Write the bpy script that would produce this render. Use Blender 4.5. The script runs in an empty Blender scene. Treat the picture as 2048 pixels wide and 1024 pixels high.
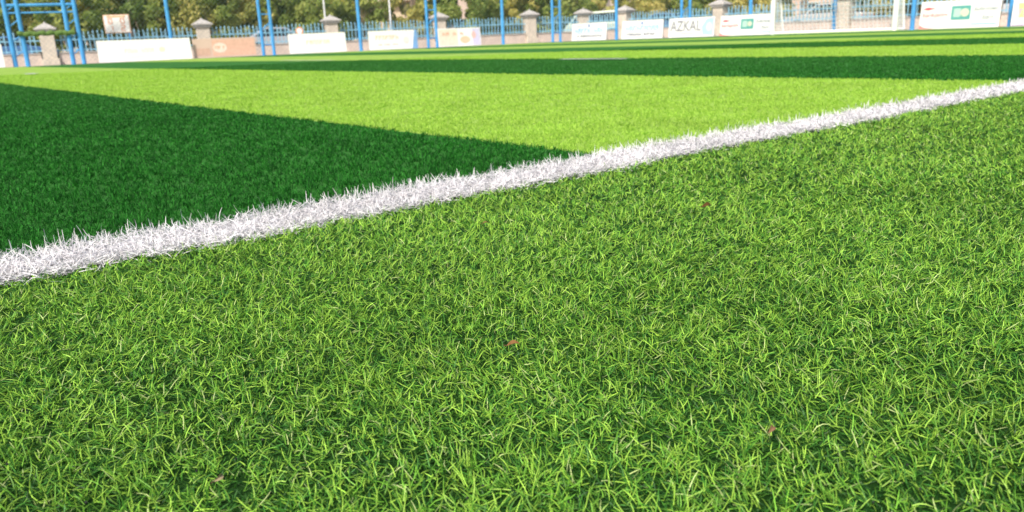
import bpy, math, random
import numpy as np
from mathutils import Matrix, Vector
random.seed(5); rng=np.random.default_rng(7)
S=bpy.context.scene; COL=S.collection
R=math.radians
# ------------------------------------------------------------ camera
H=0.4; PITCH=R(15.36); ROLL=R(2.4); F=1600.0
cd=bpy.data.cameras.new('camera'); cam=bpy.data.objects.new('camera',cd); COL.objects.link(cam)
cam.matrix_world=Matrix.Translation((0,0,H))@Matrix.Rotation(R(90)-PITCH,4,'X')@Matrix.Rotation(-ROLL,4,'Z')
cd.lens=F/2048*36; cd.sensor_width=36; cd.clip_start=0.02; cd.clip_end=1500
cd.dof.use_dof=True; cd.dof.focus_distance=1.2; cd.dof.aperture_fstop=8
S.camera=cam
S.view_settings.view_transform='Standard'; S.view_settings.look='None'; S.view_settings.exposure=0
def G(px,py):
    dx=px-1024; dy=py-512
    a=dx*math.cos(ROLL)-dy*math.sin(ROLL); b=dx*math.sin(ROLL)+dy*math.cos(ROLL)
    fw=F*math.cos(PITCH)-b*math.sin(PITCH); dn=F*math.sin(PITCH)+b*math.cos(PITCH)
    s=H/dn; return (a*s,fw*s)
def rr(px): return (px-1005.5)/1659
def LL(px,C): r=rr(px); Y=C/(1-.492*r); return (r*Y,Y)
def LR(px,C): r=rr(px); Y=C/(1+1.03*r); return (r*Y,Y)
def PP(px,Y): return (rr(px)*Y,Y)
AL=math.atan2(.492,1); AR=math.atan2(-1.03,1)
# ------------------------------------------------------------ world
w=bpy.data.worlds.new("World"); S.world=w; w.use_nodes=True
nt=w.node_tree; nt.nodes.clear()
sky=nt.nodes.new('ShaderNodeTexSky'); sky.sky_type='NISHITA'; sky.sun_disc=False
bg=nt.nodes.new('ShaderNodeBackground'); ou=nt.nodes.new('ShaderNodeOutputWorld')
SE=R(44); SAZ=R(-158)   # azimuth of the sun measured from +Y clockwise
sky.sun_elevation=SE; sky.sun_rotation=SAZ; sky.dust_density=3.5
bg.inputs[1].default_value=0.15
nt.links.new(sky.outputs[0],bg.inputs[0]); nt.links.new(bg.outputs[0],ou.inputs[0])
sd=bpy.data.lights.new('sun','SUN'); sd.energy=3.9; sd.angle=R(3); sd.color=(1,.94,.85)
sun=bpy.data.objects.new('sun',sd); COL.objects.link(sun)
sv=Vector((math.sin(SAZ)*math.cos(SE),math.cos(SAZ)*math.cos(SE),math.sin(SE)))
sun.rotation_euler=sv.to_track_quat('Z','Y').to_euler()
# ------------------------------------------------------------ materials
MC={}
def mat(name,c,rough=.6,metal=0,noise=.12,scale=6,spec=.4):
    k=(name,tuple(c))
    if k in MC: return MC[k]
    m=bpy.data.materials.new(name); m.use_nodes=True; n=m.node_tree; b=n.nodes['Principled BSDF']
    b.inputs['Roughness'].default_value=rough; b.inputs['Metallic'].default_value=metal
    b.inputs['Specular IOR Level'].default_value=spec
    tc=n.nodes.new('ShaderNodeTexCoord'); no=n.nodes.new('ShaderNodeTexNoise'); no.inputs['Scale'].default_value=scale
    no.inputs['Detail'].default_value=5
    rp=n.nodes.new('ShaderNodeValToRGB'); e=rp.color_ramp.elements
    e[0].position=.3; e[1].position=.7
    e[0].color=(*[x*(1-noise) for x in c],1); e[1].color=(*[min(1,x*(1+noise)) for x in c],1)
    n.links.new(tc.outputs['Object'],no.inputs['Vector']); n.links.new(no.outputs['Fac'],rp.inputs[0]); n.links.new(rp.outputs[0],b.inputs['Base Color'])
    MC[k]=m; return m
def fibre_mat(name,rough=.42,trans=.28,spec=.35):
    m=bpy.data.materials.new(name); m.use_nodes=True; n=m.node_tree; b=n.nodes['Principled BSDF']; o=n.nodes['Material Output']
    at=n.nodes.new('ShaderNodeAttribute'); at.attribute_name='fibre'
    no=n.nodes.new('ShaderNodeTexNoise'); no.inputs['Scale'].default_value=2.2; no.inputs['Detail'].default_value=3
    tc=n.nodes.new('ShaderNodeTexCoord'); n.links.new(tc.outputs['Object'],no.inputs['Vector'])
    mr=n.nodes.new('ShaderNodeMapRange'); mr.inputs[1].default_value=.3; mr.inputs[2].default_value=.7; mr.inputs[3].default_value=.88; mr.inputs[4].default_value=1.1
    n.links.new(no.outputs['Fac'],mr.inputs[0])
    mx=n.nodes.new('ShaderNodeVectorMath'); mx.operation='SCALE'
    n.links.new(at.outputs['Color'],mx.inputs[0]); n.links.new(mr.outputs[0],mx.inputs['Scale'])
    b.inputs['Roughness'].default_value=rough; b.inputs['Specular IOR Level'].default_value=spec
    n.links.new(mx.outputs[0],b.inputs['Base Color'])
    t=n.nodes.new('ShaderNodeBsdfTranslucent'); n.links.new(mx.outputs[0],t.inputs[0])
    ms=n.nodes.new('ShaderNodeMixShader'); ms.inputs[0].default_value=trans
    n.links.new(b.outputs[0],ms.inputs[1]); n.links.new(t.outputs[0],ms.inputs[2]); n.links.new(ms.outputs[0],o.inputs[0])
    return m
# ------------------------------------------------------------ tagging helpers
def tag(o,label=None,cat=None,group=None,kind=None):
    if label: o['label']=label
    if cat: o['category']=cat
    if group: o['group']=group
    if kind: o['kind']=kind
    return o
def empty(name,loc,rz=0,rx=0):
    o=bpy.data.objects.new(name,None); COL.objects.link(o); o.location=loc; o.rotation_euler=(rx,0,rz); o.empty_display_size=.1; return o
class MB:
    def __init__(s): s.v=[]; s.f=[]
    def box(s,c,d,rz=0):
        i=len(s.v); cx,cy,cz=c; a,b,h=d[0]/2,d[1]/2,d[2]/2; co,si=math.cos(rz),math.sin(rz)
        for z in(-h,h):
            for x,y in((-a,-b),(a,-b),(a,b),(-a,b)): s.v.append((cx+x*co-y*si,cy+x*si+y*co,cz+z))
        s.f+=[(i+3,i+2,i+1,i),(i+4,i+5,i+6,i+7),(i,i+1,i+5,i+4),(i+1,i+2,i+6,i+5),(i+2,i+3,i+7,i+6),(i+3,i,i+4,i+7)]; return s
    def tube(s,p,q,r0,r1=None,n=8):
        r1=r0 if r1 is None else r1; p=Vector(p);q=Vector(q); d=(q-p).normalized()
        a=d.orthogonal().normalized(); b=d.cross(a); i=len(s.v)
        for c,r in((p,r0),(q,r1)):
            for k in range(n):
                t=2*math.pi*k/n; s.v.append(tuple(c+a*(r*math.cos(t))+b*(r*math.sin(t))))
        for k in range(n): j=(k+1)%n; s.f.append((i+k,i+j,i+n+j,i+n+k))
        s.f.append(tuple(i+k for k in range(n-1,-1,-1))); s.f.append(tuple(i+n+k for k in range(n))); return s
    def prism(s,pts,y0,y1):
        i=len(s.v); n=len(pts)
        for y in(y0,y1):
            for x,z in pts: s.v.append((x,y,z))
        for k in range(n): j=(k+1)%n; s.f.append((i+j,i+k,i+n+k,i+n+j))
        s.f.append(tuple(i+k for k in range(n))); s.f.append(tuple(i+n+k for k in range(n-1,-1,-1))); return s
    def face(s,pts): i=len(s.v); s.v+=list(pts); s.f.append(tuple(range(i,i+len(pts)))); return s
    def build(s,name,m,parent=None,bev=0,loc=None):
        me=bpy.data.meshes.new(name); me.from_pydata(s.v,[],s.f); me.materials.append(m); me.update()
        o=bpy.data.objects.new(name,me); COL.objects.link(o)
        if parent: o.parent=parent
        if loc: o.location=loc
        if bev:
            b=o.modifiers.new('bevel','BEVEL'); b.width=bev; b.segments=2; b.limit_method='ANGLE'
        return o
def quadmesh(name,V,Q,m,col=None,smooth=True,parent=None):
    me=bpy.data.meshes.new(name); nv=len(V); nf=len(Q)
    me.vertices.add(nv); me.vertices.foreach_set('co',V.astype(np.float32).ravel())
    me.loops.add(nf*4); me.loops.foreach_set('vertex_index',Q.astype(np.int32).ravel())
    me.polygons.add(nf); me.polygons.foreach_set('loop_start',(np.arange(nf)*4).astype(np.int32))
    if smooth: me.polygons.foreach_set('use_smooth',np.ones(nf,bool))
    me.update(calc_edges=True)
    if col is not None:
        at=me.color_attributes.new('fibre','FLOAT_COLOR','POINT')
        c=np.ones((nv,4),np.float32); c[:,:3]=col; at.data.foreach_set('color',c.ravel())
    me.materials.append(m)
    o=bpy.data.objects.new(name,me); COL.objects.link(o)
    if parent: o.parent=parent
    return o
# ------------------------------------------------------------ pitch frame
UA=math.atan2(.6239,.7815); ux,uy=math.cos(UA),math.sin(UA)
VC=1.754; HW=.118; U0=1.92; W=3.7
def toUV(x,y): return x*ux+y*uy, -x*uy+y*ux
def fromUV(u,v): return u*ux-v*uy, u*uy+v*ux
def lownoise(x,y,sc,seed,n=7):
    r=np.random.default_rng(seed); o=0
    for k in range(n):
        a=r.uniform(0,6.28); f=sc*r.uniform(.5,1.9); o=o+np.sin((x*math.cos(a)+y*math.sin(a))*f+r.uniform(0,6.28))
    return o/math.sqrt(n/2)
# ------------------------------------------------------------ fibres
def blades(name,x,y,L,Wd,az,lean,curl,spin,col,m,z0=0.0):
    N=len(x); T=[0,.34,.68,1.0]; WF=[1,1,.9,.35]
    z0=np.zeros(N)+z0
    V=np.zeros((N,8,3)); px,py,pz=x.copy(),y.copy(),z0.copy()
    tw=rng.normal(0,.6,N)
    for k,t in enumerate(T):
        ph=lean+curl*t; a=az+spin*t
        if k>0:
            phm=lean+curl*(t-.17); am=az+spin*(t-.17); dL=L*(T[k]-T[k-1])
            px=px+np.cos(am)*np.sin(phm)*dL; py=py+np.sin(am)*np.sin(phm)*dL; pz=np.maximum(pz+np.cos(phm)*dL,.002)
        ct,st=np.cos(tw),np.sin(tw)
        wx=ct*-np.sin(a)+st*np.cos(ph)*np.cos(a); wy=ct*np.cos(a)+st*np.cos(ph)*np.sin(a); wz=-st*np.sin(ph)
        h=Wd*WF[k]*.5
        V[:,2*k]=np.stack([px-wx*h,py-wy*h,pz-wz*h],1); V[:,2*k+1]=np.stack([px+wx*h,py+wy*h,pz+wz*h],1)
    b=(np.arange(N)*8)[:,None]
    Q=np.stack([b+np.array([[0,1,3,2]]),b+np.array([[2,3,5,4]]),b+np.array([[4,5,7,6]])],1).reshape(-1,4)
    return quadmesh(name,V.reshape(-1,3),Q,m,np.repeat(col,8,0))
D1=1.15
def sample(rho0,dmax,tuft):
    # density constant to D1 then falls off with distance from the viewer's corner of the pitch
    d=np.linspace(0.0,dmax,4000); wd=2*(.69*d+.45); rho=rho0/tuft*np.where(d<D1,1,(D1/np.maximum(d,.01))**1.5)
    c=np.cumsum(rho*wd)*(d[1]-d[0]); n=int(c[-1]); dd=np.interp(rng.uniform(0,c[-1],n),c,d)
    x=rng.uniform(-1,1,n)*(.69*dd+.45)
    return x,dd
def grow(x,y,n,jit):
    X=np.repeat(x,n); Y=np.repeat(y,n); sc=np.maximum(1,Y/D1)**.5
    return X+rng.normal(0,jit,len(X))*sc, Y+rng.normal(0,jit,len(X))*sc
def mixcol(N,cols,p,var=.14):
    cols=np.array(cols); p=np.array(p) if np.ndim(p)>1 else np.tile(np.array(p),(N,1))
    cs=np.cumsum(p/p.sum(1,keepdims=True),1); r=rng.uniform(0,1,N)[:,None]; idx=np.minimum((r>cs).sum(1),len(cols)-1)
    return cols[idx]*np.exp(rng.normal(0,var,N))[:,None]
FM=fibre_mat('turf_fibre',.48,.18,.3); WM=fibre_mat('white_fibre',.5,.15,.3); FS=fibre_mat('short_turf_fibre',.6,.3,.16)
# --- foreground strip of long pile: low curly thatch coloured dark for shade in the gaps, brighter fibres over it
x,y=sample(102000,17,3); u,v=toUV(x,y)
k=(v<VC-HW*.76+rng.normal(0,.006,len(v))); x,y=x[k],y[k]
gap_shade=lownoise(x,y,150,91,11)
nap=lownoise(x,y,3.0,3)*1.6+R(-60); clump=lownoise(x,y,16,11); patch=lownoise(x,y,2.0,21)
nap=np.repeat(nap,3); cl=np.repeat(clump,3); pt=np.repeat(patch,3); ho=np.repeat(gap_shade,3)
x,y=grow(x,y,3,.0032); N=len(x); sc=np.maximum(1,y/D1)
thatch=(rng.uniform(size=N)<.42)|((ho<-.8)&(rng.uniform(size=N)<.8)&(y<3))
az=np.where(rng.uniform(size=N)<.2,nap+rng.normal(0,.8,N),rng.uniform(-3.14,3.14,N))
L=rng.uniform(.009,.0215,N)*(1+.06*cl); L[thatch]*=.78
lean=np.abs(rng.normal(1.02,.33,N)); curl=rng.normal(.15,.42,N); lean[thatch]=np.abs(rng.normal(1.2,.28,thatch.sum()))
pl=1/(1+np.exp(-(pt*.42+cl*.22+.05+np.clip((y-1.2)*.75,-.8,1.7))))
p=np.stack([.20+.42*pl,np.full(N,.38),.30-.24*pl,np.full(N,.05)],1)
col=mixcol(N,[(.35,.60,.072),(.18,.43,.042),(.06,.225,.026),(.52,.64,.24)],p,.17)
dk=mixcol(N,[(.022,.095,.014),(.05,.17,.022),(.11,.27,.032)],np.stack([.60-.35*pl,np.full(N,.3),.06+.42*pl],1),.2)  # shade between fibres put into the thatch colours
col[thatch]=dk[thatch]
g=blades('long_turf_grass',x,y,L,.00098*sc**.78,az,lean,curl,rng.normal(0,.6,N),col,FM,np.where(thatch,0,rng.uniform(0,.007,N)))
tag(g,'long olive and lime green artificial turf fibres in front of the white line','grass',kind='stuff')
# --- inner pitch
x,y=sample(66000,19,4); u,v=toUV(x,y); k=v>VC+HW*.8+rng.normal(0,.005,len(v)); x,y,u=x[k],y[k],u[k]
u=u+rng.normal(0,.006,len(u)); st=np.floor_divide(u-U0,W)%2<1
for light in(True,False):
    xx,yy=x[st==light],y[st==light]; X,Y=grow(xx,yy,4,.0025); N=len(X); sc=np.maximum(1,Y/D1)
    cl=lownoise(X,Y,14,31); pt=lownoise(X,Y,2.4,33)
    L=rng.uniform(.011,.018,N)*(1+.05*cl); lean=np.abs(rng.normal(.6,.3,N)); az=rng.uniform(0,6.28,N)
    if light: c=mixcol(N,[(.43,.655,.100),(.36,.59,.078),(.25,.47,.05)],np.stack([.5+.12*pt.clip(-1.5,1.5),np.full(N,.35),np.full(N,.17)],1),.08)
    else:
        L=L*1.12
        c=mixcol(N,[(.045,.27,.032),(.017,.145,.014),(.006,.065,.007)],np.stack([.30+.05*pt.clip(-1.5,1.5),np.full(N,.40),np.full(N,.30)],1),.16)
        f=(np.clip((Y-5)/6,0,1)*.75)[:,None]; c=c*(1-f)+np.array([(.05,.20,.035)])*f  # view-angle lightening of the far dark pile painted into its colour
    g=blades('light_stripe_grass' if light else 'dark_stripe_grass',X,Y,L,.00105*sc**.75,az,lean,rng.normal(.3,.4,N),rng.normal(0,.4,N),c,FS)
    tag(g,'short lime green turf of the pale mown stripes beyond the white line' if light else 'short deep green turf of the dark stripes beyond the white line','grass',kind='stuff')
# --- white line fibres
d=np.linspace(-2.2,22,4000)
dist=np.hypot(d-.4,VC)/1.9; rho=1/np.maximum(1,dist)**1.25
c=np.cumsum(rho); nn=19000; U=np.interp(rng.uniform(0,c[-1],nn),c,d); V_=rng.uniform(-1,1,nn)
wob=.010*lownoise(U,U*0,11,77)
V_=VC+(HW-.014)*V_+wob+rng.normal(0,.013,nn)
x,y=fromUV(U,V_); dd=np.repeat(np.maximum(1,np.hypot(x,y)/1.9),4); edge=np.repeat((V_-VC)/HW,4)
X=np.repeat(x,4)+rng.normal(0,.0045,nn*4); Y=np.repeat(y,4)+rng.normal(0,.0045,nn*4); N=len(X)
az=np.where(rng.uniform(size=N)<.25,UA+R(90)+rng.normal(0,.9,N),rng.uniform(0,6.28,N))
lean=np.abs(rng.normal(1.36,.26,N)); up=rng.uniform(size=N)<(.02+.09*(edge>.3)); lean[up]=np.abs(rng.normal(.55,.3,up.sum()))
L=rng.uniform(.016,.036,N); L[up]*=1.15
c=mixcol(N,[(.87,.85,.86),(.78,.75,.77),(.52,.50,.51)],[.66,.25,.09],.05).clip(0,.88)
g=blades('white_line_fibre',X,Y,L,.00145*dd**.85,az,lean,rng.normal(.1,.5,N),rng.normal(0,1.4,N),c,WM,rng.uniform(.001,.018,N))
tag(g,'bristly white turf fibres making up the diagonal touchline','line marking',kind='stuff')
# rubber crumb
n=3200; U=rng.uniform(-1.5,4,n); inl=rng.uniform(size=n)<.5
V_=np.where(inl,VC+rng.uniform(-1.2,1.2,n)*HW,rng.uniform(.2,VC,n)); x,y=fromUV(U,V_); z=rng.uniform(.004,.018,n); s=rng.uniform(.0007,.0018,n)
oc=np.array([(1,0,0),(0,1,0),(-1,0,0),(0,-1,0),(0,0,1),(0,0,-1)],float)
V=(np.stack([x,y,z],1)[:,None]+oc[None]*s[:,None,None]*rng.uniform(.6,1.3,(n,6,1)))
b=(np.arange(n)*6)[:,None]
me=bpy.data.meshes.new('rubber_crumb'); F_=np.concatenate([b+np.array([q]) for q in((0,1,4),(1,2,4),(2,3,4),(3,0,4),(1,0,5),(2,1,5),(3,2,5),(0,3,5))])
me.from_pydata(V.reshape(-1,3).tolist(),[],F_.tolist()); me.materials.append(mat('black_rubber',(.02,.02,.022),.7))
o=bpy.data.objects.new('rubber_crumb',me); COL.objects.link(o); tag(o,'tiny black rubber granules scattered in the turf and white line','rubber crumb',kind='stuff')
# ------------------------------------------------------------ ground sheets
def sheet(name,pts,z,m,rot=0):
    if rot: pts=[toUV(*p) for p in pts]
    o=MB().face([(p[0],p[1],0) for p in pts]).build(name,m); o.location=(0,0,z); o.rotation_euler=(0,0,rot); tag(o,kind='structure'); return o
sheet('ground',[(-600,-600),(600,-600),(600,600),(-600,600)],-.06,mat('dusty_earth',(.30,.26,.21),.9,noise=.25,scale=.5))
def fieldmat():
    m=bpy.data.materials.new('striped_turf'); m.use_nodes=True; n=m.node_tree; b=n.nodes['Principled BSDF']; b.inputs['Roughness'].default_value=.8; b.inputs['Specular IOR Level'].default_value=.1
    N=n.nodes.new; K=n.links.new
    tc=N('ShaderNodeTexCoord'); sp=N('ShaderNodeSeparateXYZ'); K(tc.outputs['Object'],sp.inputs[0])
    a=N('ShaderNodeMath'); a.operation='SUBTRACT'; a.inputs[1].default_value=U0; K(sp.outputs[0],a.inputs[0])
    d=N('ShaderNodeMath'); d.operation='DIVIDE'; d.inputs[1].default_value=W; K(a.outputs[0],d.inputs[0])
    f=N('ShaderNodeMath'); f.operation='FLOORED_MODULO'; f.inputs[1].default_value=2; K(d.outputs[0],f.inputs[0])
    l=N('ShaderNodeMath'); l.operation='LESS_THAN'; l.inputs[1].default_value=1; K(f.outputs[0],l.inputs[0])
    mx=N('ShaderNodeMix'); mx.data_type='RGBA'; K(l.outputs[0],mx.inputs[0]); mx.inputs[6].default_value=(.045,.18,.03,1); mx.inputs[7].default_value=(.32,.50,.085,1)  # dark stripe of the sheet carries the same painted lightening
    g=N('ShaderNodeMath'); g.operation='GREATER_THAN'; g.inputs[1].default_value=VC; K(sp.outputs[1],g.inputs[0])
    m2=N('ShaderNodeMix'); m2.data_type='RGBA'; K(g.outputs[0],m2.inputs[0]); m2.inputs[6].default_value=(.014,.05,.007,1); K(mx.outputs[2],m2.inputs[7])  # sheet under the long pile painted dark as shade between fibres
    no=N('ShaderNodeTexNoise'); no.inputs['Scale'].default_value=3; no.inputs['Detail'].default_value=8; K(tc.outputs['Object'],no.inputs['Vector'])
    mr=N('ShaderNodeMapRange'); mr.inputs[1].default_value=.3; mr.inputs[2].default_value=.7; mr.inputs[3].default_value=.8; mr.inputs[4].default_value=1.15; K(no.outputs['Fac'],mr.inputs[0])
    vm=N('ShaderNodeVectorMath'); vm.operation='SCALE'; K(m2.outputs[2],vm.inputs[0]); K(mr.outputs[0],vm.inputs['Scale']); K(vm.outputs[0],b.inputs['Base Color'])
    return m
EL,ER=43.0,48.7
cx=(ER-EL)/(1.522); cy=EL+.492*cx
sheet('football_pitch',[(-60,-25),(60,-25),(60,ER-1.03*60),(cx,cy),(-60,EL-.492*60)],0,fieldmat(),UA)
cx2=(53.4-46.8)/1.522
sheet('pavement',[(-90,46.8-.492*90),(-60,-24),(-60,EL-.492*60-.5),(cx,cy-.5),(60,ER-61.8-.5),(90,53.4-92.7),(cx2,46.8+.492*cx2)],-.03,mat('grey_concrete',(.44,.42,.41),.85,noise=.2,scale=1.5))
cx3=(59-51)/1.522; cx4=(68-56)/1.522
sheet('road',[(-90,51-44.3),(cx3,51+.492*cx3),(90,59-92.7),(95,68-97.9),(cx4,56+.492*cx4),(-95,56-46.7)],-.04,mat('asphalt',(.11,.11,.115),.85,noise=.2,scale=2))
wl=mat('white_turf_line',(.66,.64,.65),.8); wl2=mat('line_backing',(.34,.34,.32),.9,noise=.3,scale=60)
def strip(name,u0,u1,v0,v1,m=wl):
    pts=[(u0,v0),(u1,v0),(u1,v1),(u0,v1)]
    o=MB().face([(p[0],p[1],0) for p in pts]).build(name,m); o.location=(0,0,.004); o.rotation_euler=(0,0,UA); return tag(o,kind='structure')
strip('touchline_base',-8,12,VC-HW*.55,VC+HW*.7,wl2)
strip('touchline',12,38,VC-HW*.7,VC+HW*.7)
# far markings
for (a,b) in (((560,122.5),(668,121.5)),((1120,121),(1255,120)),((1122,86),(1182,85))):
    p=G(*a); q=G(*b); u1,v1=toUV(*p); u2,v2=toUV(*q)
    um=(u1+u2)/2; o=strip('pitch_marking',um-.07,um+.07,min(v1,v2),max(v1,v2)); o.location.z=.022
p=G(62,149); u1,v1=toUV(*p); o=strip('penalty_spot',u1-.12,u1+.12,v1-.35,v1+.35); o.location.z=.022
# ------------------------------------------------------------ dead leaves
def leaf(px,py,size,rz,c,label,tilt=.4):
    X,Y=G(px,py); Y-=.03; n=7; V=[];Fc=[]
    for i in range(n+1):
        t=i/n; wv=.42*math.sin(math.pi*min(1,t*.96+.02))**.8*(1-.25*t); zc=.22*math.sin(t*2.8)
        for s_ in(-1,0,1): V.append(((t-.5)*size,s_*wv*size*.5,(zc+.22*abs(s_)*wv*2)*size))
    for i in range(n):
        for j in range(2): a=i*3+j; Fc.append((a,a+1,a+4,a+3))
    r=empty('dead_leaf',(X,Y,.019),rz,tilt); tag(r,label,'leaf')
    mb=MB(); mb.v=V; mb.f=Fc; o=mb.build('leaf_blade',mat('dry_leaf',c,.8,noise=.3,scale=150,spec=.1),r)
    MB().tube((-.5*size,0,0),(-.78*size,.05*size,.1*size),.0008,.0006,5).build('leaf_stem',mat('leaf_stem',(.12,.07,.03)),r)
leaf(1405,424,.026,.5,(.13,.07,.025),'curled dark brown dead leaf lying on the turf near the white line',.7)
leaf(1027,700,.017,.2,(.24,.125,.05),'small reddish brown dead leaf in the middle of the foreground turf',.5)
leaf(1520,866,.014,1.0,(.28,.16,.09),'pale brown dead leaf low in the foreground turf at right',.6)
leaf(462,958,.013,1.3,(.38,.31,.18),'thin pale tan dry leaf standing in the bottom left turf',1.1)
leaf(972,458,.013,.3,(.24,.14,.06),'tiny tan dead leaf below the middle of the white line',.3)
# ------------------------------------------------------------ blue net fence
BL=mat('blue_paint',(.08,.34,.70),.4,noise=.15,scale=3); NETM=mat('dark_netting',(.20,.26,.25),.7)
def post(px,double,label,left=True):
    X,Y=(LL(px,44.0) if left else LR(px,49.8)); r=empty('fence_post',(X,Y,-.03),AL if left else AR); tag(r,label,'fence post','blue posts holding the net')
    xs=(-.24,.24) if double else (0,)
    for xx in xs:
        MB().tube((xx,0,0),(xx,0,6.2),.075 if double else .085,n=12).build('post_tube',BL,r)
        MB().box((xx,0,.015),(.3,.3,.03)).build('base_plate',BL,r)
    if double:
        for k in range(9):
            z=.5+k*.68; MB().tube((-.2,0,z),(.2,0,z+(.3 if k%2 else -.0)),.025).build('brace',BL,r)
    return (X,Y)
PL=[(345,0,'single blue post at the right end of the first long white board'),
(536,1,'twin blue post with bracing between the brown board and the second white board'),
(721,0,'single blue post in the gap left of the fourth board'),
(865,1,'twin blue post with bracing just left of the peach board'),
(1006,0,'single blue post standing alone right of the peach board'),
(1113,1,'twin blue post at the far corner of the pitch')]
PR=[(1233,0,'single blue post between the two boards with pale blue lettering'),
(1371,1,'twin blue post behind the board reading AZKAL'),
(1500,0,'blue post behind the board nearest the goal'),
(1668,0,'blue post seen through the goal net'),
(1826,0,'blue post just right of the goal'),
(2022,0,'blue post at the right edge behind the big board')]
nodes=[LL(-190,44.0),LL(46,44.0),LL(158,44.0)]
nodes+= [post(p,d,l) for p,d,l in PL]
rn=[post(p,d,l,False) for p,d,l in PR]+[LR(2300,49.8)]
def net(a,b,i):
    L_=math.dist(a,b); ang=math.atan2(b[1]-a[1],b[0]-a[0]); r=empty('safety_net',(a[0],a[1],0),ang)
    m=MB(); sp=.14; wv=.004; hh=6.0; k=-hh
    while k<L_:
        for sgn in(0,1):
            x0,x1=k,k+hh; z0,z1=0.05,hh
            if x0<0: z0+=(0-x0); x0=0
            if x1>L_: z1-=(x1-L_); x1=L_
            if z1>z0:
                if sgn: X0,X1=L_-x0,L_-x1
                else: X0,X1=x0,x1
                m.face([(X0-wv,sgn*.003,z0),(X0+wv,sgn*.003,z0),(X1+wv,sgn*.003,z1),(X1-wv,sgn*.003,z1)])
        k+=sp*1.4
    m.build('net_mesh',NETM,r); MB().tube((0,0,6.05),(L_,0,6.05),.04).build('top_rail',BL,r)
    return r
allp=nodes+rn; ordw=['first','second','third','fourth','fifth','sixth','seventh','eighth','ninth','tenth','eleventh','twelfth','thirteenth','fourteenth','fifteenth','sixteenth','seventeenth','eighteenth','nineteenth','twentieth','twenty first','twenty second','twenty third','twenty fourth','twenty fifth','twenty sixth','twenty seventh','twenty eighth','twenty ninth','thirtieth']
for i in range(len(allp)-1):
    tag(net(allp[i],allp[i+1],i),'dark diamond netting stretched between blue posts, %s bay from the left'%ordw[i],'netting','net bays of the pitch fence')
# gate frame on the left
gx,gy=LL(100,44.0); gr=empty('entrance_gate',(gx,gy,-.03),AL); tag(gr,'tall light blue steel gate with crossbars at the left edge','gate')
half=math.dist(LL(46,44.0),LL(158,44.0))/2
for xx in(-half-.28,-half+.16,half-.22,half+.18):
    MB().tube((xx,0,0),(xx,0,6.2),.09,n=12).build('post_tube',BL,gr)
for z,rad,nm in((2.45,.06,'crossbar'),(2.15,.035,'crossbar'),(5.9,.06,'crossbar')):
    MB().tube((-half-.3,0.0,z),(half+.2,0.0,z),rad).build(nm,BL,gr)
for k in range(9):
    MB().tube((-half-.28,0,.4+k*.6),(-half+.16,0,.7+k*.6),.025).build('brace',BL,gr); MB().tube((half-.22,0,.4+k*.6),(half+.18,0,.7+k*.6),.025).build('brace',BL,gr)
m=MB()
for k in range(20):
    x0=-half+k*(2*half/20); m.tube((x0,-.12,1.32+.03*math.sin(k*1.7)),(x0+2*half/20+.02,-.12,1.32+.03*math.sin((k+1)*1.7)),.095+.02*math.sin(k*2.3),.095+.02*math.sin((k+1)*2.3))
m.build('rolled_net',mat('green_net_roll',(.12,.20,.05),.9,noise=.4,scale=20),gr)
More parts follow.
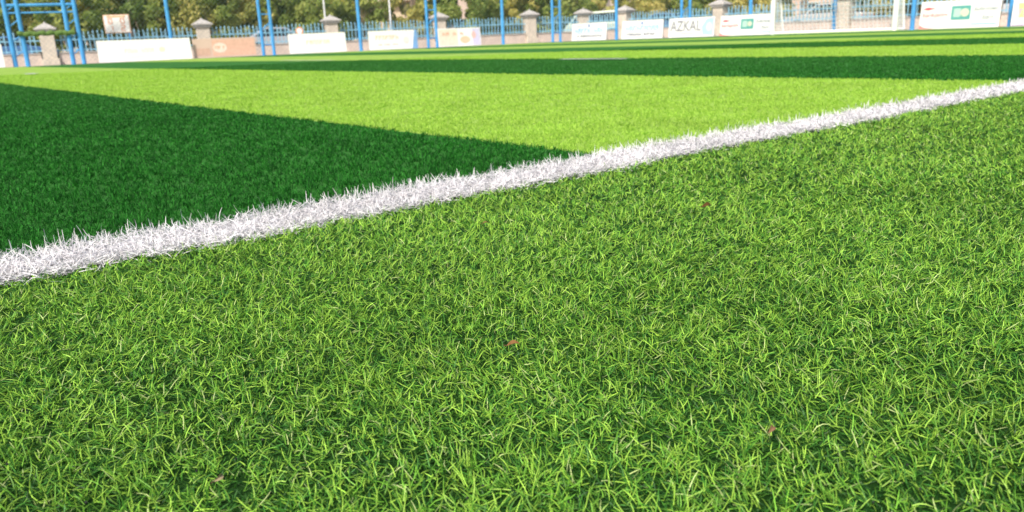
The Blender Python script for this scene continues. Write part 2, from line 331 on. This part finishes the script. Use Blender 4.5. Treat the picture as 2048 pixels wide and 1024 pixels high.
# ------------------------------------------------------------ advertising boards
def textmesh(s,size,shear=0,bold=0):
    c=bpy.data.curves.new('t','FONT'); c.body=s; c.size=size; c.shear=shear; c.align_x='CENTER'; c.align_y='CENTER'; c.offset=bold
    o=bpy.data.objects.new('t',c); COL.objects.link(o); dg=bpy.context.evaluated_depsgraph_get(); dg.update()
    me=bpy.data.meshes.new_from_object(o.evaluated_get(dg)); bpy.data.objects.remove(o); 
    me.transform(Matrix.Rotation(R(90),4,'X')); return me
BH=.9
def board(x0,x1,left,label,items,base=(.84,.83,.82),h=BH,off=0):
    C=(43.55+off) if left else (49.2+off); fn=LL if left else LR
    a=fn(x0,C); b=fn(x1,C); wd=math.dist(a,b); r=empty('advertising_board',((a[0]+b[0])/2,(a[1]+b[1])/2,-.02),AL if left else AR,R(-6)); tag(r,label,'advertising board','boards around the pitch')
    MB().box((0,0,.03+h/2),(wd,.03,h)).build('panel',mat('banner_vinyl',base,.5,noise=.04,scale=2),r,.004)
    fm=mat('galvanised_frame',(.45,.46,.48),.4,.5)
    for sx in(-1,1): MB().tube((sx*wd*.42,.03,h*.85),(sx*wd*.42,.42,.04),.015).build('support_leg',fm,r)
    for sx in(-1,1): MB().tube((sx*(wd/2-.02),.035,.0),(sx*(wd/2-.02),.035,h),.018).build('frame_upright',fm,r)
    lay=0
    for it in items:
        lay+=1; yy=-.017-.003*lay; kind=it[0]; c=it[-1]; mm=mat('printed_ink',c,.5,noise=.08,scale=8)
        if kind=='rect': _,u0,u1,v0,v1,_c=it; MB().face([((u0-.5)*wd,yy,.03+v0*h),((u1-.5)*wd,yy,.03+v0*h),((u1-.5)*wd,yy,.03+v1*h),((u0-.5)*wd,yy,.03+v1*h)]).build('printed_panel',mm,r)
        elif kind=='poly': MB().face([((u-.5)*wd,yy,.03+v_*h) for u,v_ in it[1]]).build('printed_shape',mm,r)
        elif kind=='disc':
            _,u,v_,ra,rb,_c=it; MB().face([((u-.5)*wd+ra*math.cos(t*.3927),yy,.03+v_*h+rb*math.sin(t*.3927)) for t in range(16)]).build('printed_logo',mm,r)
        elif kind=='row':
            _,u0,u1,v0,v1,n,_c=it; m=MB(); g=(u1-u0)/n
            for k in range(n):
                if random.random()<.12: continue
                a0=(u0+k*g-.5)*wd; a1=a0+g*wd*.78; b0=.03+v0*h; b1=.03+v1*h; t=(a1-a0)*.28; ty=random.randrange(4)
                m.face([(a0,yy,b0),(a0+t,yy,b0),(a0+t,yy,b1),(a0,yy,b1)])
                if ty!=1: m.face([(a0+t,yy,b1-(b1-b0)*.22),(a1,yy,b1-(b1-b0)*.22),(a1,yy,b1),(a0+t,yy,b1)])
                if ty!=2: m.face([(a1-t,yy-.001,b0),(a1,yy-.001,b0),(a1,yy-.001,b0+(b1-b0)*.76),(a1-t,yy-.001,b0+(b1-b0)*.76)])
                if ty!=0: m.face([(a0+t,yy-.0015,(b0+b1)/2-.01),(a1-t,yy-.0015,(b0+b1)/2-.01),(a1-t,yy-.0015,(b0+b1)/2+.03),(a0+t,yy-.0015,(b0+b1)/2+.03)])
            m.build('lettering',mm,r)
        elif kind=='text':
            _,s,u,v_,tw,sh,_c=it; me=textmesh(s,1,sh,.004)
            co=np.array([v.co[:] for v in me.vertices]); wx=np.ptp(co[:,0]); k=tw*wd/wx; kz=k*(1.25 if s=='AZKAL' else 1); me.transform(Matrix.Diagonal((k,1,kz,1)))
            me.materials.append(mm); o=bpy.data.objects.new('lettering',me); COL.objects.link(o); o.parent=r; o.location=((u-.5)*wd,yy,.03+v_*h)
pink=(.78,.52,.46); lb=(.26,.52,.78); dk=(.10,.12,.17); org=(.80,.36,.10)
board(195,382,1,'widest white board at the left with faint orange lettering',[('row',.28,.60,.38,.58,9,(.82,.70,.62)),('disc',.68,.5,.12,.10,(.82,.68,.54)),('row',.3,.6,.16,.22,14,(.74,.72,.72))])
board(386,512,1,'peach brown board with a pale oval emblem',[('rect',.30,.98,.08,.92,(.68,.42,.31)),('disc',.42,.5,.30,.22,(.78,.62,.52)),('row',.34,.50,.42,.58,5,(.74,.36,.20)),('rect',.04,.26,.12,.5,(.58,.38,.29))],(.62,.46,.37),.84,.3)
board(578,692,1,'white board with faint orange writing between the twin post and the single post',[('row',.3,.72,.44,.64,7,(.82,.64,.48)),('row',.34,.68,.2,.28,11,(.70,.70,.73))])
board(738,835,1,'white board with orange script and a blue corner',[('row',.14,.62,.52,.74,7,(.82,.56,.38)),('row',.18,.6,.2,.30,10,pink),('poly',[(.88,.0),(1,.0),(1,1),(.95,1)],(.20,.38,.66)),('disc',.76,.45,.14,.16,(.80,.70,.66))])
board(877,962,1,'peach, white and lavender board right of the twin post',[('rect',.02,.45,.05,.95,(.84,.68,.57)),('disc',.62,.35,.28,.18,(.84,.52,.38)),('rect',.80,.98,.05,.95,(.60,.56,.76)),('row',.1,.6,.6,.78,6,(.80,.42,.30)),('disc',.83,.6,.12,.18,(.80,.46,.46))])
for a,b,l in((1143,1212,'white board with pale blue lettering nearest the far corner'),(1243,1325,'white board with pale blue lettering left of the AZKAL board')):
    board(a,b,0,l,[('row',.1,.92,.40,.70,9,lb),('row',.13,.88,.16,.30,16,dk),('disc',.5,.84,.09,.07,(.25,.35,.6)),('rect',.12,.3,.80,.84,(.5,.5,.55))])
board(1337,1428,0,'white board reading AZKAL in large dark letters',[('poly',[(.76,.1),(.97,.05),(.98,.95),(.84,.92),(.73,.5)],(.42,.64,.78)),('disc',.89,.5,.16,.2,(.66,.73,.76)),('row',.1,.6,.12,.22,14,(.40,.40,.44)),('text','AZKAL',.38,.55,.68,0,(.22,.22,.25))])
bank=lambda s:[('poly',[(.02,.72),(.09,.79),(.20,.74),(.10,.68)],(.55,.08,.10)),('text','bankjatim',.19,.50,.32,.1,(.45,.05,.07)),('poly',[(.0,.0),(.24,.0),(.13,.025),(.06,.06),(.0,.15)],(.72,.26,.24)),('rect',.40,.64,.30,.80,(.10,.36,.34)),('rect',.43,.52,.40,.70,(.42,.62,.54)),('disc',.57,.55,.12*s,.12*s,(.62,.66,.50)),('text','Euforingan',.82,.66,.29,.35,(.24,.29,.34)),('text','Start',.85,.36,.15,.35,(.24,.29,.34)),('rect',.66,.98,.11,.16,(.40,.60,.68))]
board(1440,1546,0,'white board with a maroon bank logo and teal picture left of the goal',bank(.95))
board(1840,2000,0,'large white board with red logo and teal picture right of the goal',bank(1.25),h=1.02)
board(2024,2140,0,'white board with orange and purple print cut off by the right edge',[('poly',[(.12,.3),(.25,.3),(.2,.8),(.10,.8)],(.82,.62,.30)),('row',.12,.8,.35,.6,8,(.50,.40,.58)),('rect',.02,.9,.02,.06,(.50,.38,.60))],h=1.0)
board(-130,6,1,'white board end just showing at the left edge beside the blue gate',[('row',.2,.8,.4,.6,8,pink)])
# ------------------------------------------------------------ goal
a=LR(1545,48.0); b=LR(1790,48.0); gw=math.dist(a,b); r=empty('football_goal',(a[0],a[1],0),AR); tag(r,'white football goal with a net at the far right of the pitch','goal')
wp=mat('white_goal_paint',(.86,.86,.86),.35,noise=.03)
gh=2.1; gd=1.0
for xx in(0,gw):
    MB().tube((xx,0,-.03),(xx,0,gh),.10,n=14).build('goal_post',wp,r)
    MB().tube((xx,0,gh-.05),(xx,gd*.5,gh-.05),.035).tube((xx,gd*.5,gh-.05),(xx,gd,.05),.05).tube((xx,0,.04),(xx,gd,.04),.05).build('side_frame',wp,r)
MB().tube((-.08,0,gh),(gw+.08,0,gh),.10,n=14).build('crossbar',wp,r)
MB().tube((0,gd,.05),(gw,gd,.05),.06).build('rear_ground_bar',wp,r)
MB().tube((0,.02,.05),(gw,.02,.05),.06).build('front_ground_bar',wp,r)
m=MB(); s_=.17
def backpt(x,t):
    return (x,gd-(gd*.5)*t,.05+(gh-.1)*t)
n=int(gw/s_)
for k in range(n+1): m.tube(backpt(k*gw/n,0),backpt(k*gw/n,1),.013,n=3)
for k in range(13): m.tube(backpt(0,k/12),backpt(gw,k/12),.013,n=3)
for xx in(0.01,gw-.01):
    for k in range(9):
        yy=gd*k/9; m.tube((xx,yy,.04),(xx,min(yy,gd*.5+.0),gh-.06) if yy<gd*.5 else backpt(xx,(gd-yy)/(gd*.5)),.013,n=3)
    for k in range(13):
        t=k/13; m.tube((xx,0,.05+(gh-.1)*t),backpt(xx,t),.013,n=3)
m.build('goal_net',mat('white_net',(.84,.84,.83),.7),r)
# ------------------------------------------------------------ piers, low wall and ornamental railings
STN=mat('rendered_stone',(.68,.60,.50),.85,noise=.12,scale=4); CAPM=mat('pier_cap_stone',(.52,.49,.46),.85,noise=.15,scale=5); WALLM=mat('plaster_wall',(.68,.57,.50),.9,noise=.12,scale=2)
LBL=mat('pale_blue_iron',(.28,.56,.74),.45,noise=.15)
piers=[(-215,1),(100,1),(410,1),(665,1),(880,1),(1060,1),(1167,1),(1250,0),(1440,0),(1690,0),(1985,0),(2330,0)]
plab=['beyond the left edge','behind the blue gate','above the peach brown board','above the white board beside the twin post','above the gap left of the peach board','standing alone near the far corner','at the far corner of the railings','left of the AZKAL board','behind the bank board left of the goal','seen behind the goal net','behind the large board at right','beyond the right edge']
pts=[]
for (px,l),lab in zip(piers,plab):
    X,Y=LL(px,49.4) if l else LR(px,57.1)
    pts.append((X,Y)); r=empty('gate_pier',(X,Y,-.05),AL if l else AR); tag(r,'beige stone pier with a pyramid cap, '+lab,'pier','stone piers of the boundary railings')
    MB().box((0,0,.15),(.74,.74,.3)).build('plinth',STN,r,.01); MB().box((0,0,.9),(.6,.6,1.2)).build('shaft',STN,r,.012)
    m=MB().box((0,0,1.55),(.78,.78,.1)).box((0,0,1.645),(.92,.92,.08)); m.build('cornice',CAPM,r,.01)
    m=MB(); m.v=[(-.42,-.42,1.686),(.42,-.42,1.686),(.42,.42,1.686),(-.42,.42,1.686),(-.1,-.1,1.88),(.1,-.1,1.88),(.1,.1,1.88),(-.1,.1,1.88)]
    m.f=[(0,1,5,4),(1,2,6,5),(2,3,7,6),(3,0,4,7),(4,5,6,7),(3,2,1,0)]; cpo=m.build('cap',CAPM,r); MB().tube((0,0,1.88),(0,0,1.96),.07,.03).build('finial',CAPM,cpo)
for i in range(len(pts)-1):
    a,b=pts[i],pts[i+1]; Ln=math.dist(a,b); ang=math.atan2(b[1]-a[1],b[0]-a[0]); r=empty('iron_railing',(a[0],a[1],-.05),ang)
    tag(r,'pale blue ornamental iron railing on a low beige wall, %s bay from the left'%ordw[i],'railing','railing bays between the stone piers')
    MB().box((Ln/2,0,.26),(Ln-.74,.26,.52)).build('low_wall',WALLM,r,.01); MB().box((Ln/2,0,.545),(Ln-.76,.34,.05)).build('wall_coping',CAPM,r)
    for z in(.66,1.12): MB().box((Ln/2,0,z),(Ln-.6,.04,.045)).build('rail',LBL,r)
    m=MB(); n=int((Ln-.7)/.2); x0=(Ln-(n-1)*.2)/2
    for k in range(n):
        xx=x0+k*.2; top=1.38+.07*math.sin(math.pi*(k%6)/5)
        m.box((xx,0,(.57+top)/2),(.036,.036,top-.57)); m.tube((xx,0,top),(xx,0,top+.12),.04,.002,6)
        if k%2==0 and k<n-1:
            c=(xx+.1,1.24)
            for t in range(8):
                a0=t*.7854; a1=a0+.7854; m.tube((c[0]+.075*math.cos(a0),0,c[1]+.09*math.sin(a0)),(c[0]+.075*math.cos(a1),0,c[1]+.09*math.sin(a1)),.015,n=4)
    m.build('pickets',LBL,r)
# ------------------------------------------------------------ scoreboard, signs, poles
X,Y=LL(243,47.5); r=empty('scoreboard',(X,Y,-.10),AL*.5); tag(r,'small white scoreboard with orange frame and red figures on a blue stand','scoreboard')
MB().box((0,0,1.78),(1.12,.06,.82)).build('frame',mat('orange_frame',(.84,.52,.34),.5),r,.01)
MB().box((0,-.035,1.78),(1.04,.03,.74)).build('panel',mat('cream_panel',(.90,.88,.83),.5),r)
rd=mat('red_figures',(.76,.26,.10),.5)
m=MB()
for x0,z0,seg in((-.34,1.80,'abcdef'),(.18,1.80,'abcdef'),(-.34,1.48,'bc'),(.18,1.48,'abged')):
    for sname,(sx,sz,dw,dh) in dict(a=(.07,.22,.15,.035),b=(.14,.165,.035,.11),c=(.14,.055,.035,.11),d=(.07,0,.15,.035),e=(0,.055,.035,.11),f=(0,.165,.035,.11),g=(.07,.11,.15,.035)).items():
        if sname in seg: m.box((x0+sx,-.055,z0+sz),(dw,.006,dh))
m.build('score_figures',rd,r); MB().box((0,-.055,2.10),(.8,.008,.05)).build('header_strip',mat('orange_ink',(.75,.4,.12)),r)
for sx in(-.45,.45): MB().tube((sx,.02,0),(sx,.02,1.4),.03).build('leg',BL,r)
X,Y=LL(602,48.4); r=empty('road_sign',(X,Y,-.05)); tag(r,'little round red and white traffic sign on a thin post','traffic sign')
MB().tube((0,0,0),(0,0,1.3),.025).build('pole',wp,r); MB().tube((0,-.03,1.15),(0,-.05,1.15),.2,n=20).build('disc',rd,r); MB().tube((0,-.051,1.15),(0,-.056,1.15),.14,n=20).build('disc_centre',wp,r)
for px,hh,l in((784,7,'slim white lamp pole in front of the cream building'),(655,6,'slim white lamp pole left of the cream building')):
    X,Y=LL(px,51); r=empty('street_lamp',(X,Y,-.05)); tag(r,l,'street lamp')
    MB().tube((0,0,0),(0,0,hh),.055,.035,10).build('pole',wp,r); MB().tube((0,0,hh),(.9,0,hh+.25),.03).build('arm',wp,r); MB().box((1.0,0,hh+.27),(.5,.16,.08)).build('lamp_head',mat('lamp_grey',(.5,.5,.5)),r,.02)
# ------------------------------------------------------------ cars
def car(X,Y,rz,c,label,kind=0,cat='car'):
    r=empty('parked_car' if kind==0 else 'parked_van',(X,Y,-.035),rz); tag(r,label,cat)
    pm=mat('car_paint',c,.25,.1,noise=.03); gm=mat('dark_glass',(.03,.035,.04),.1,spec=.6); tm=mat('tyre_rubber',(.02,.02,.02),.8); am=mat('alloy',(.5,.5,.52),.3,.8)
    def arch(cx): return [(cx+.36*math.cos(t),.30+.36*math.sin(t)) for t in [math.pi*k/6 for k in range(7)]]
    if kind==0:
        low=[(-2.1,.30)]+[p for p in reversed(arch(-1.3))]+[p for p in reversed(arch(1.3))]+[(2.1,.30),(2.15,.62),(2.0,.80),(1.05,.92),(-1.45,.95),(-2.1,.88),(-2.18,.6)]
        cab=[(1.0,.92),(.35,1.40),(-.9,1.44),(-1.75,.95)]; win=[(.78,.95),(.30,1.34),(-.85,1.37),(-1.45,.97)]
    else:
        low=[(-1.9,.30)]+[p for p in reversed(arch(-1.2))]+[p for p in reversed(arch(1.25))]+[(1.95,.30),(2.0,.7),(1.75,1.0),(-1.95,1.05),(-1.98,.6)]
        cab=[(1.72,1.0),(1.15,1.72),(-1.75,1.80),(-1.93,1.05)]; win=[(1.5,1.05),(1.08,1.60),(-1.6,1.66),(-1.75,1.1)]
    MB().prism(low,-.82,.82).build('body',pm,r,.04); MB().prism(cab,-.70,.70).build('cabin',pm,r,.05)
    for s in(-1,1):
        y0=s*.705; MB().face([(x,y0,z) for x,z in (win if s<0 else win[::-1])]).build('side_window',gm,r)
    (xa,za),(xb,zb)=cab[0],cab[1]; MB().face([(xa+.012,-.6,za+.05),(xa+.012,.6,za+.05),(xb+.04,.56,zb-.03),(xb+.04,-.56,zb-.03)]).build('windscreen',gm,r)
    (xa,za),(xb,zb)=cab[3],cab[2]; MB().face([(xa-.015,.6,za+.06),(xa-.015,-.6,za+.06),(xb-.05,-.56,zb-.03),(xb-.05,.56,zb-.03)]).build('rear_window',gm,r)
    for cx in(-1.25,1.27):
        for s in(-1,1):
            wv=MB().tube((cx,s*.64,.31),(cx,s*.84,.31),.31,n=20).build('wheel',tm,r); MB().tube((cx,s*.80,.31),(cx,s*.85,.31),.18,n=14).build('rim',am,wv)
    for s in(-1,1):
        MB().box((2.08 if kind==0 else 1.94,s*.6,.68),(.08,.3,.14)).build('headlight',mat('lamp_glass',(.8,.8,.78),.1),r,.02)
        MB().box((-2.12 if kind==0 else -1.95,s*.62,.72),(.06,.26,.16)).build('tail_light',mat('red_lens',(.5,.02,.02),.2),r,.02)
cl=[LL(20,53),LL(240,53),LL(1195,54.5)]
car(cl[0][0],cl[0][1],AL,(.10,.22,.45),'blue car behind the railings at the far left edge')
car(*PP(1192,55),R(180)-.3,(.62,.70,.58),'pale green van parked beyond the far corner',1,'van')
car(*LR(1345,62),AR,(.14,.24,.42),'dark blue car behind the railings above the AZKAL board')
car(*LR(1655,62),AR+math.pi,(.70,.66,.64),'pale grey car seen behind the goal')
car(*LR(2000,62),AR,(.72,.72,.74),'white car behind the railings at the right edge')
car(*LL(560,53),AL,(.55,.55,.57),'silver car behind the railings left of the round sign')
# ------------------------------------------------------------ houses
def house(px,Y,wd,hh,dp,c,rc,label,rz=0):
    X,Y=PP(px,Y); r=empty('house',(X,Y,-.06),rz); tag(r,label,'house')
    MB().box((0,dp/2,hh/2),(wd,dp,hh)).build('wall',mat('house_plaster',c,.9,noise=.1,scale=1),r)
    m=MB().prism([(-wd/2-.5,hh),(wd/2+.5,hh),(0,hh+wd*.25)],-.7,dp+.5); m.build('roof',mat('roof_tiles',rc,.8,noise=.25,scale=3),r)
    n=max(2,int(wd/2.2))
    for fl in range(int(hh//2.8)):
        for k in range(n):
            xx=-wd/2+(k+.5)*wd/n; z=1.5+fl*2.8
            wf=MB().box((xx,-.02,z),(1.1,.08,1.2)).build('window',mat('window_frame_white',(.7,.68,.62)),r)
            MB().box((xx,-.065,z),(.94,.02,1.04)).build('pane',mat('dark_glass',(.03,.035,.04),.1,spec=.6),wf)
    MB().box((0,-.45,hh*.93),(wd+.6,.9,.12)).build('eave_canopy',mat('canopy_cream',(.7,.6,.45)),r)
house(768,74,5.5,4.2,8,(.72,.58,.42),(.40,.22,.14),'cream house glimpsed between trees behind the white lamp pole')
house(900,72,4,5.6,7,(.74,.58,.50),(.28,.12,.08),'narrow pinkish house above the peach board')
house(1650,66,9,5.6,9,(.74,.55,.45),(.32,.14,.09),'peach coloured house behind the goal')
house(1990,58,9,5.6,9,(.70,.58,.44),(.30,.15,.10),'tan house behind the large board at right')
house(90,66,7,5.6,9,(.66,.56,.48),(.30,.14,.09),'beige house behind the blue gate')
house(1310,74,8,5.6,9,(.60,.50,.42),(.28,.12,.08),'tan house hidden behind the trees above the AZKAL board')
# ------------------------------------------------------------ vegetation
LM=fibre_mat('leaf_foliage',.6,.42,.2); BK=mat('bark',(.26,.20,.15),.9,noise=.3,scale=8)
def leaves(name,parent,cen,rad,nclump,nper,size,pal,flat=1.0):
    cc=[]; 
    while len(cc)<nclump:
        p=rng.uniform(-1,1,3); 
        if .15<np.dot(p,p)<1: cc.append(p)
    cc=np.array(cc); cw=cc*np.array(rad)+np.array(cen); cr=rng.uniform(.22,.42,nclump)*min(rad)
    N=nclump*nper; ci=np.repeat(np.arange(nclump),nper); d=rng.normal(0,1,(N,3)); d/=np.linalg.norm(d,axis=1)[:,None]
    P=cw[ci]+d*(cr[ci]*rng.uniform(.55,1.1,N)**.6)[:,None]; P[:,2]=np.maximum(P[:,2],.05)
    a=rng.normal(0,1,(N,3)); a/=np.linalg.norm(a,axis=1)[:,None]; b=np.cross(a,d+rng.normal(0,.6,(N,3))); b/=np.linalg.norm(b,axis=1)[:,None]
    s=size*rng.uniform(.6,1.3,N)[:,None]
    V=np.stack([P-a*s,P+b*s*.45,P+a*s,P-b*s*.45],1).reshape(-1,3); Q=np.arange(N*4).reshape(-1,4)
    tone=np.repeat(rng.uniform(0,1,nclump),nper); pal=np.array(pal); t=np.clip(tone+rng.normal(0,.22,N),0,.999)*(len(pal)-1); i=t.astype(int); f=(t-i)[:,None]
    col=pal[i]*(1-f)+pal[np.minimum(i+1,len(pal)-1)]*f
    return quadmesh(name,V,Q,LM,np.repeat(col,4,0),False,parent)
PALS={'dark':[(.08,.15,.045),(.18,.28,.07),(.32,.42,.11)],'mid':[(.16,.24,.06),(.33,.42,.10),(.54,.58,.17)],'sun_gold':[(.26,.30,.08),(.56,.55,.16),(.80,.70,.26)]}  # leaf colours lightened to paint haze, the yellowest with sunlight tinted in
def shrub(px,C,left,rx,hz,pal,label,n=38):
    X,Y=LL(px,C) if left else LR(px,C); r=empty('shrub',(X,Y,-.05)); tag(r,label,'shrub','shrubs and low trees behind the railings')
    leaves('foliage',r,(0,0,hz*.52),(rx,rx*.7,hz*.5),n,150,.14,PALS[pal])
    m=MB()
    for k in range(4):
        a=random.uniform(0,6.28); m.tube((.1*math.cos(a),.1*math.sin(a),0),(rx*.45*math.cos(a),rx*.4*math.sin(a),hz*.6),.05,.02,6)
    m.build('stem',BK,r)
pls=['dark','mid','mid','sun_gold','mid','sun_gold']
nm={'dark':'dark green','mid':'mid green','sun_gold':'sunlit-tinted golden green'}
i=0; px=-60
while px<1130:
    if not(745<px<790) and not (885<px<910):
        pal=pls[i%6] if i%5 else random.choice(pls); hz=random.uniform(3.6,5.4)
        shrub(px,57+random.uniform(-1,4),1,random.uniform(1.5,2.3),hz,pal,'%s leafy shrub, %s from the left in the row behind the railings'%(nm[pal],ordw[i])); i+=1
    px+=random.uniform(42,60)
i=0; px=1150
while px<2150:
    if not(1610<px<1680):
        pal=random.choice(pls); hz=random.uniform(2.8,4.4)
        shrub(px,68+random.uniform(-1,4),0,random.uniform(1.5,2.2),hz,pal,'%s bush, %s rightwards from the far corner behind the railings'%(nm[pal],ordw[i])); i+=1
    px+=random.uniform(52,78)
def tree(px,C,left,hh,r0,pal,label,cr=2.6):
    X,Y=LL(px,C) if left else LR(px,C); r=empty('tree',(X,Y,-.06)); tag(r,label,'tree','trees behind the railings')
    m=MB(); p=Vector((0,0,0)); rad=r0
    for k in range(5):
        q=Vector((p.x+random.uniform(-.15,.15),p.y+random.uniform(-.1,.1),p.z+hh*.13)); m.tube(p,q,rad,rad*.88,10); p=q; rad*=.88
    for k in range(6):
        a=k*1.05+random.uniform(-.3,.3); b=p+Vector((math.cos(a)*cr*.6,math.sin(a)*cr*.6,hh*.22)); s0=p-Vector((0,0,random.uniform(0,hh*.25))); m.tube(s0,b,rad*.5,rad*.15,6)
    m.build('trunk',BK,r)
    leaves('crown',r,(0,0,hh*.76),(cr,cr,hh*.30),34,170,.15,PALS[pal])
TL=[(-20,55,6.5,.16,'mid'),(205,54.5,7,.2,'dark'),(300,60,7.5,.16,'sun_gold'),(470,55,7,.18,'mid'),(560,62,8,.2,'dark'),(690,56,7,.15,'sun_gold'),(830,61,8,.2,'dark'),(958,55,7,.22,'sun_gold'),(1040,60,7.5,.18,'mid')]
for j,(px,C,hh,r0,pal) in enumerate(TL): tree(px,C+6,1,hh+1.2,r0,pal,'%s tree with a bare trunk, %s from the left behind the railings'%(nm[pal],ordw[j]))
TR=[(1150,66,8,.18,'mid'),(1285,68,7,.18,'sun_gold'),(1420,67,7,.15,'dark'),(1600,64,7.5,.26,'mid'),(1760,70,7,.18,'mid'),(1900,67,7,.2,'sun_gold'),(2070,66,7,.2,'dark')]
for j,(px,C,hh,r0,pal) in enumerate(TR): tree(px,C+4,0,hh+1,r0,pal,'%s tree, %s rightwards from the far corner behind the railings'%(nm[pal],ordw[j]))
# distant wood behind everything
N=60000; th=rng.uniform(-1.1,1.1,N); rad=rng.uniform(84,92,N); hgt=rng.uniform(0,1,N)**.8*(6+1.6*np.sin(th*23)+1.1*np.sin(th*51+1))
P=np.stack([np.sin(th)*rad,np.cos(th)*rad,hgt],1); a=rng.normal(0,1,(N,3)); a/=np.linalg.norm(a,axis=1)[:,None]; b=rng.normal(0,1,(N,3)); b/=np.linalg.norm(b,axis=1)[:,None]
s=.42; V=np.stack([P-a*s,P+b*s*.6,P+a*s,P-b*s*.6],1).reshape(-1,3)
t=(.5+.5*np.sin(th*37+hgt))[:,None]; col=np.array([(.18,.27,.10)])*(1-t)+np.array([(.42,.48,.19)])*t
o=quadmesh('distant_wood',V,np.arange(N*4).reshape(-1,4),LM,np.repeat(col,4,0),False); tag(o,'far mass of green trees closing the view','wood',kind='stuff')
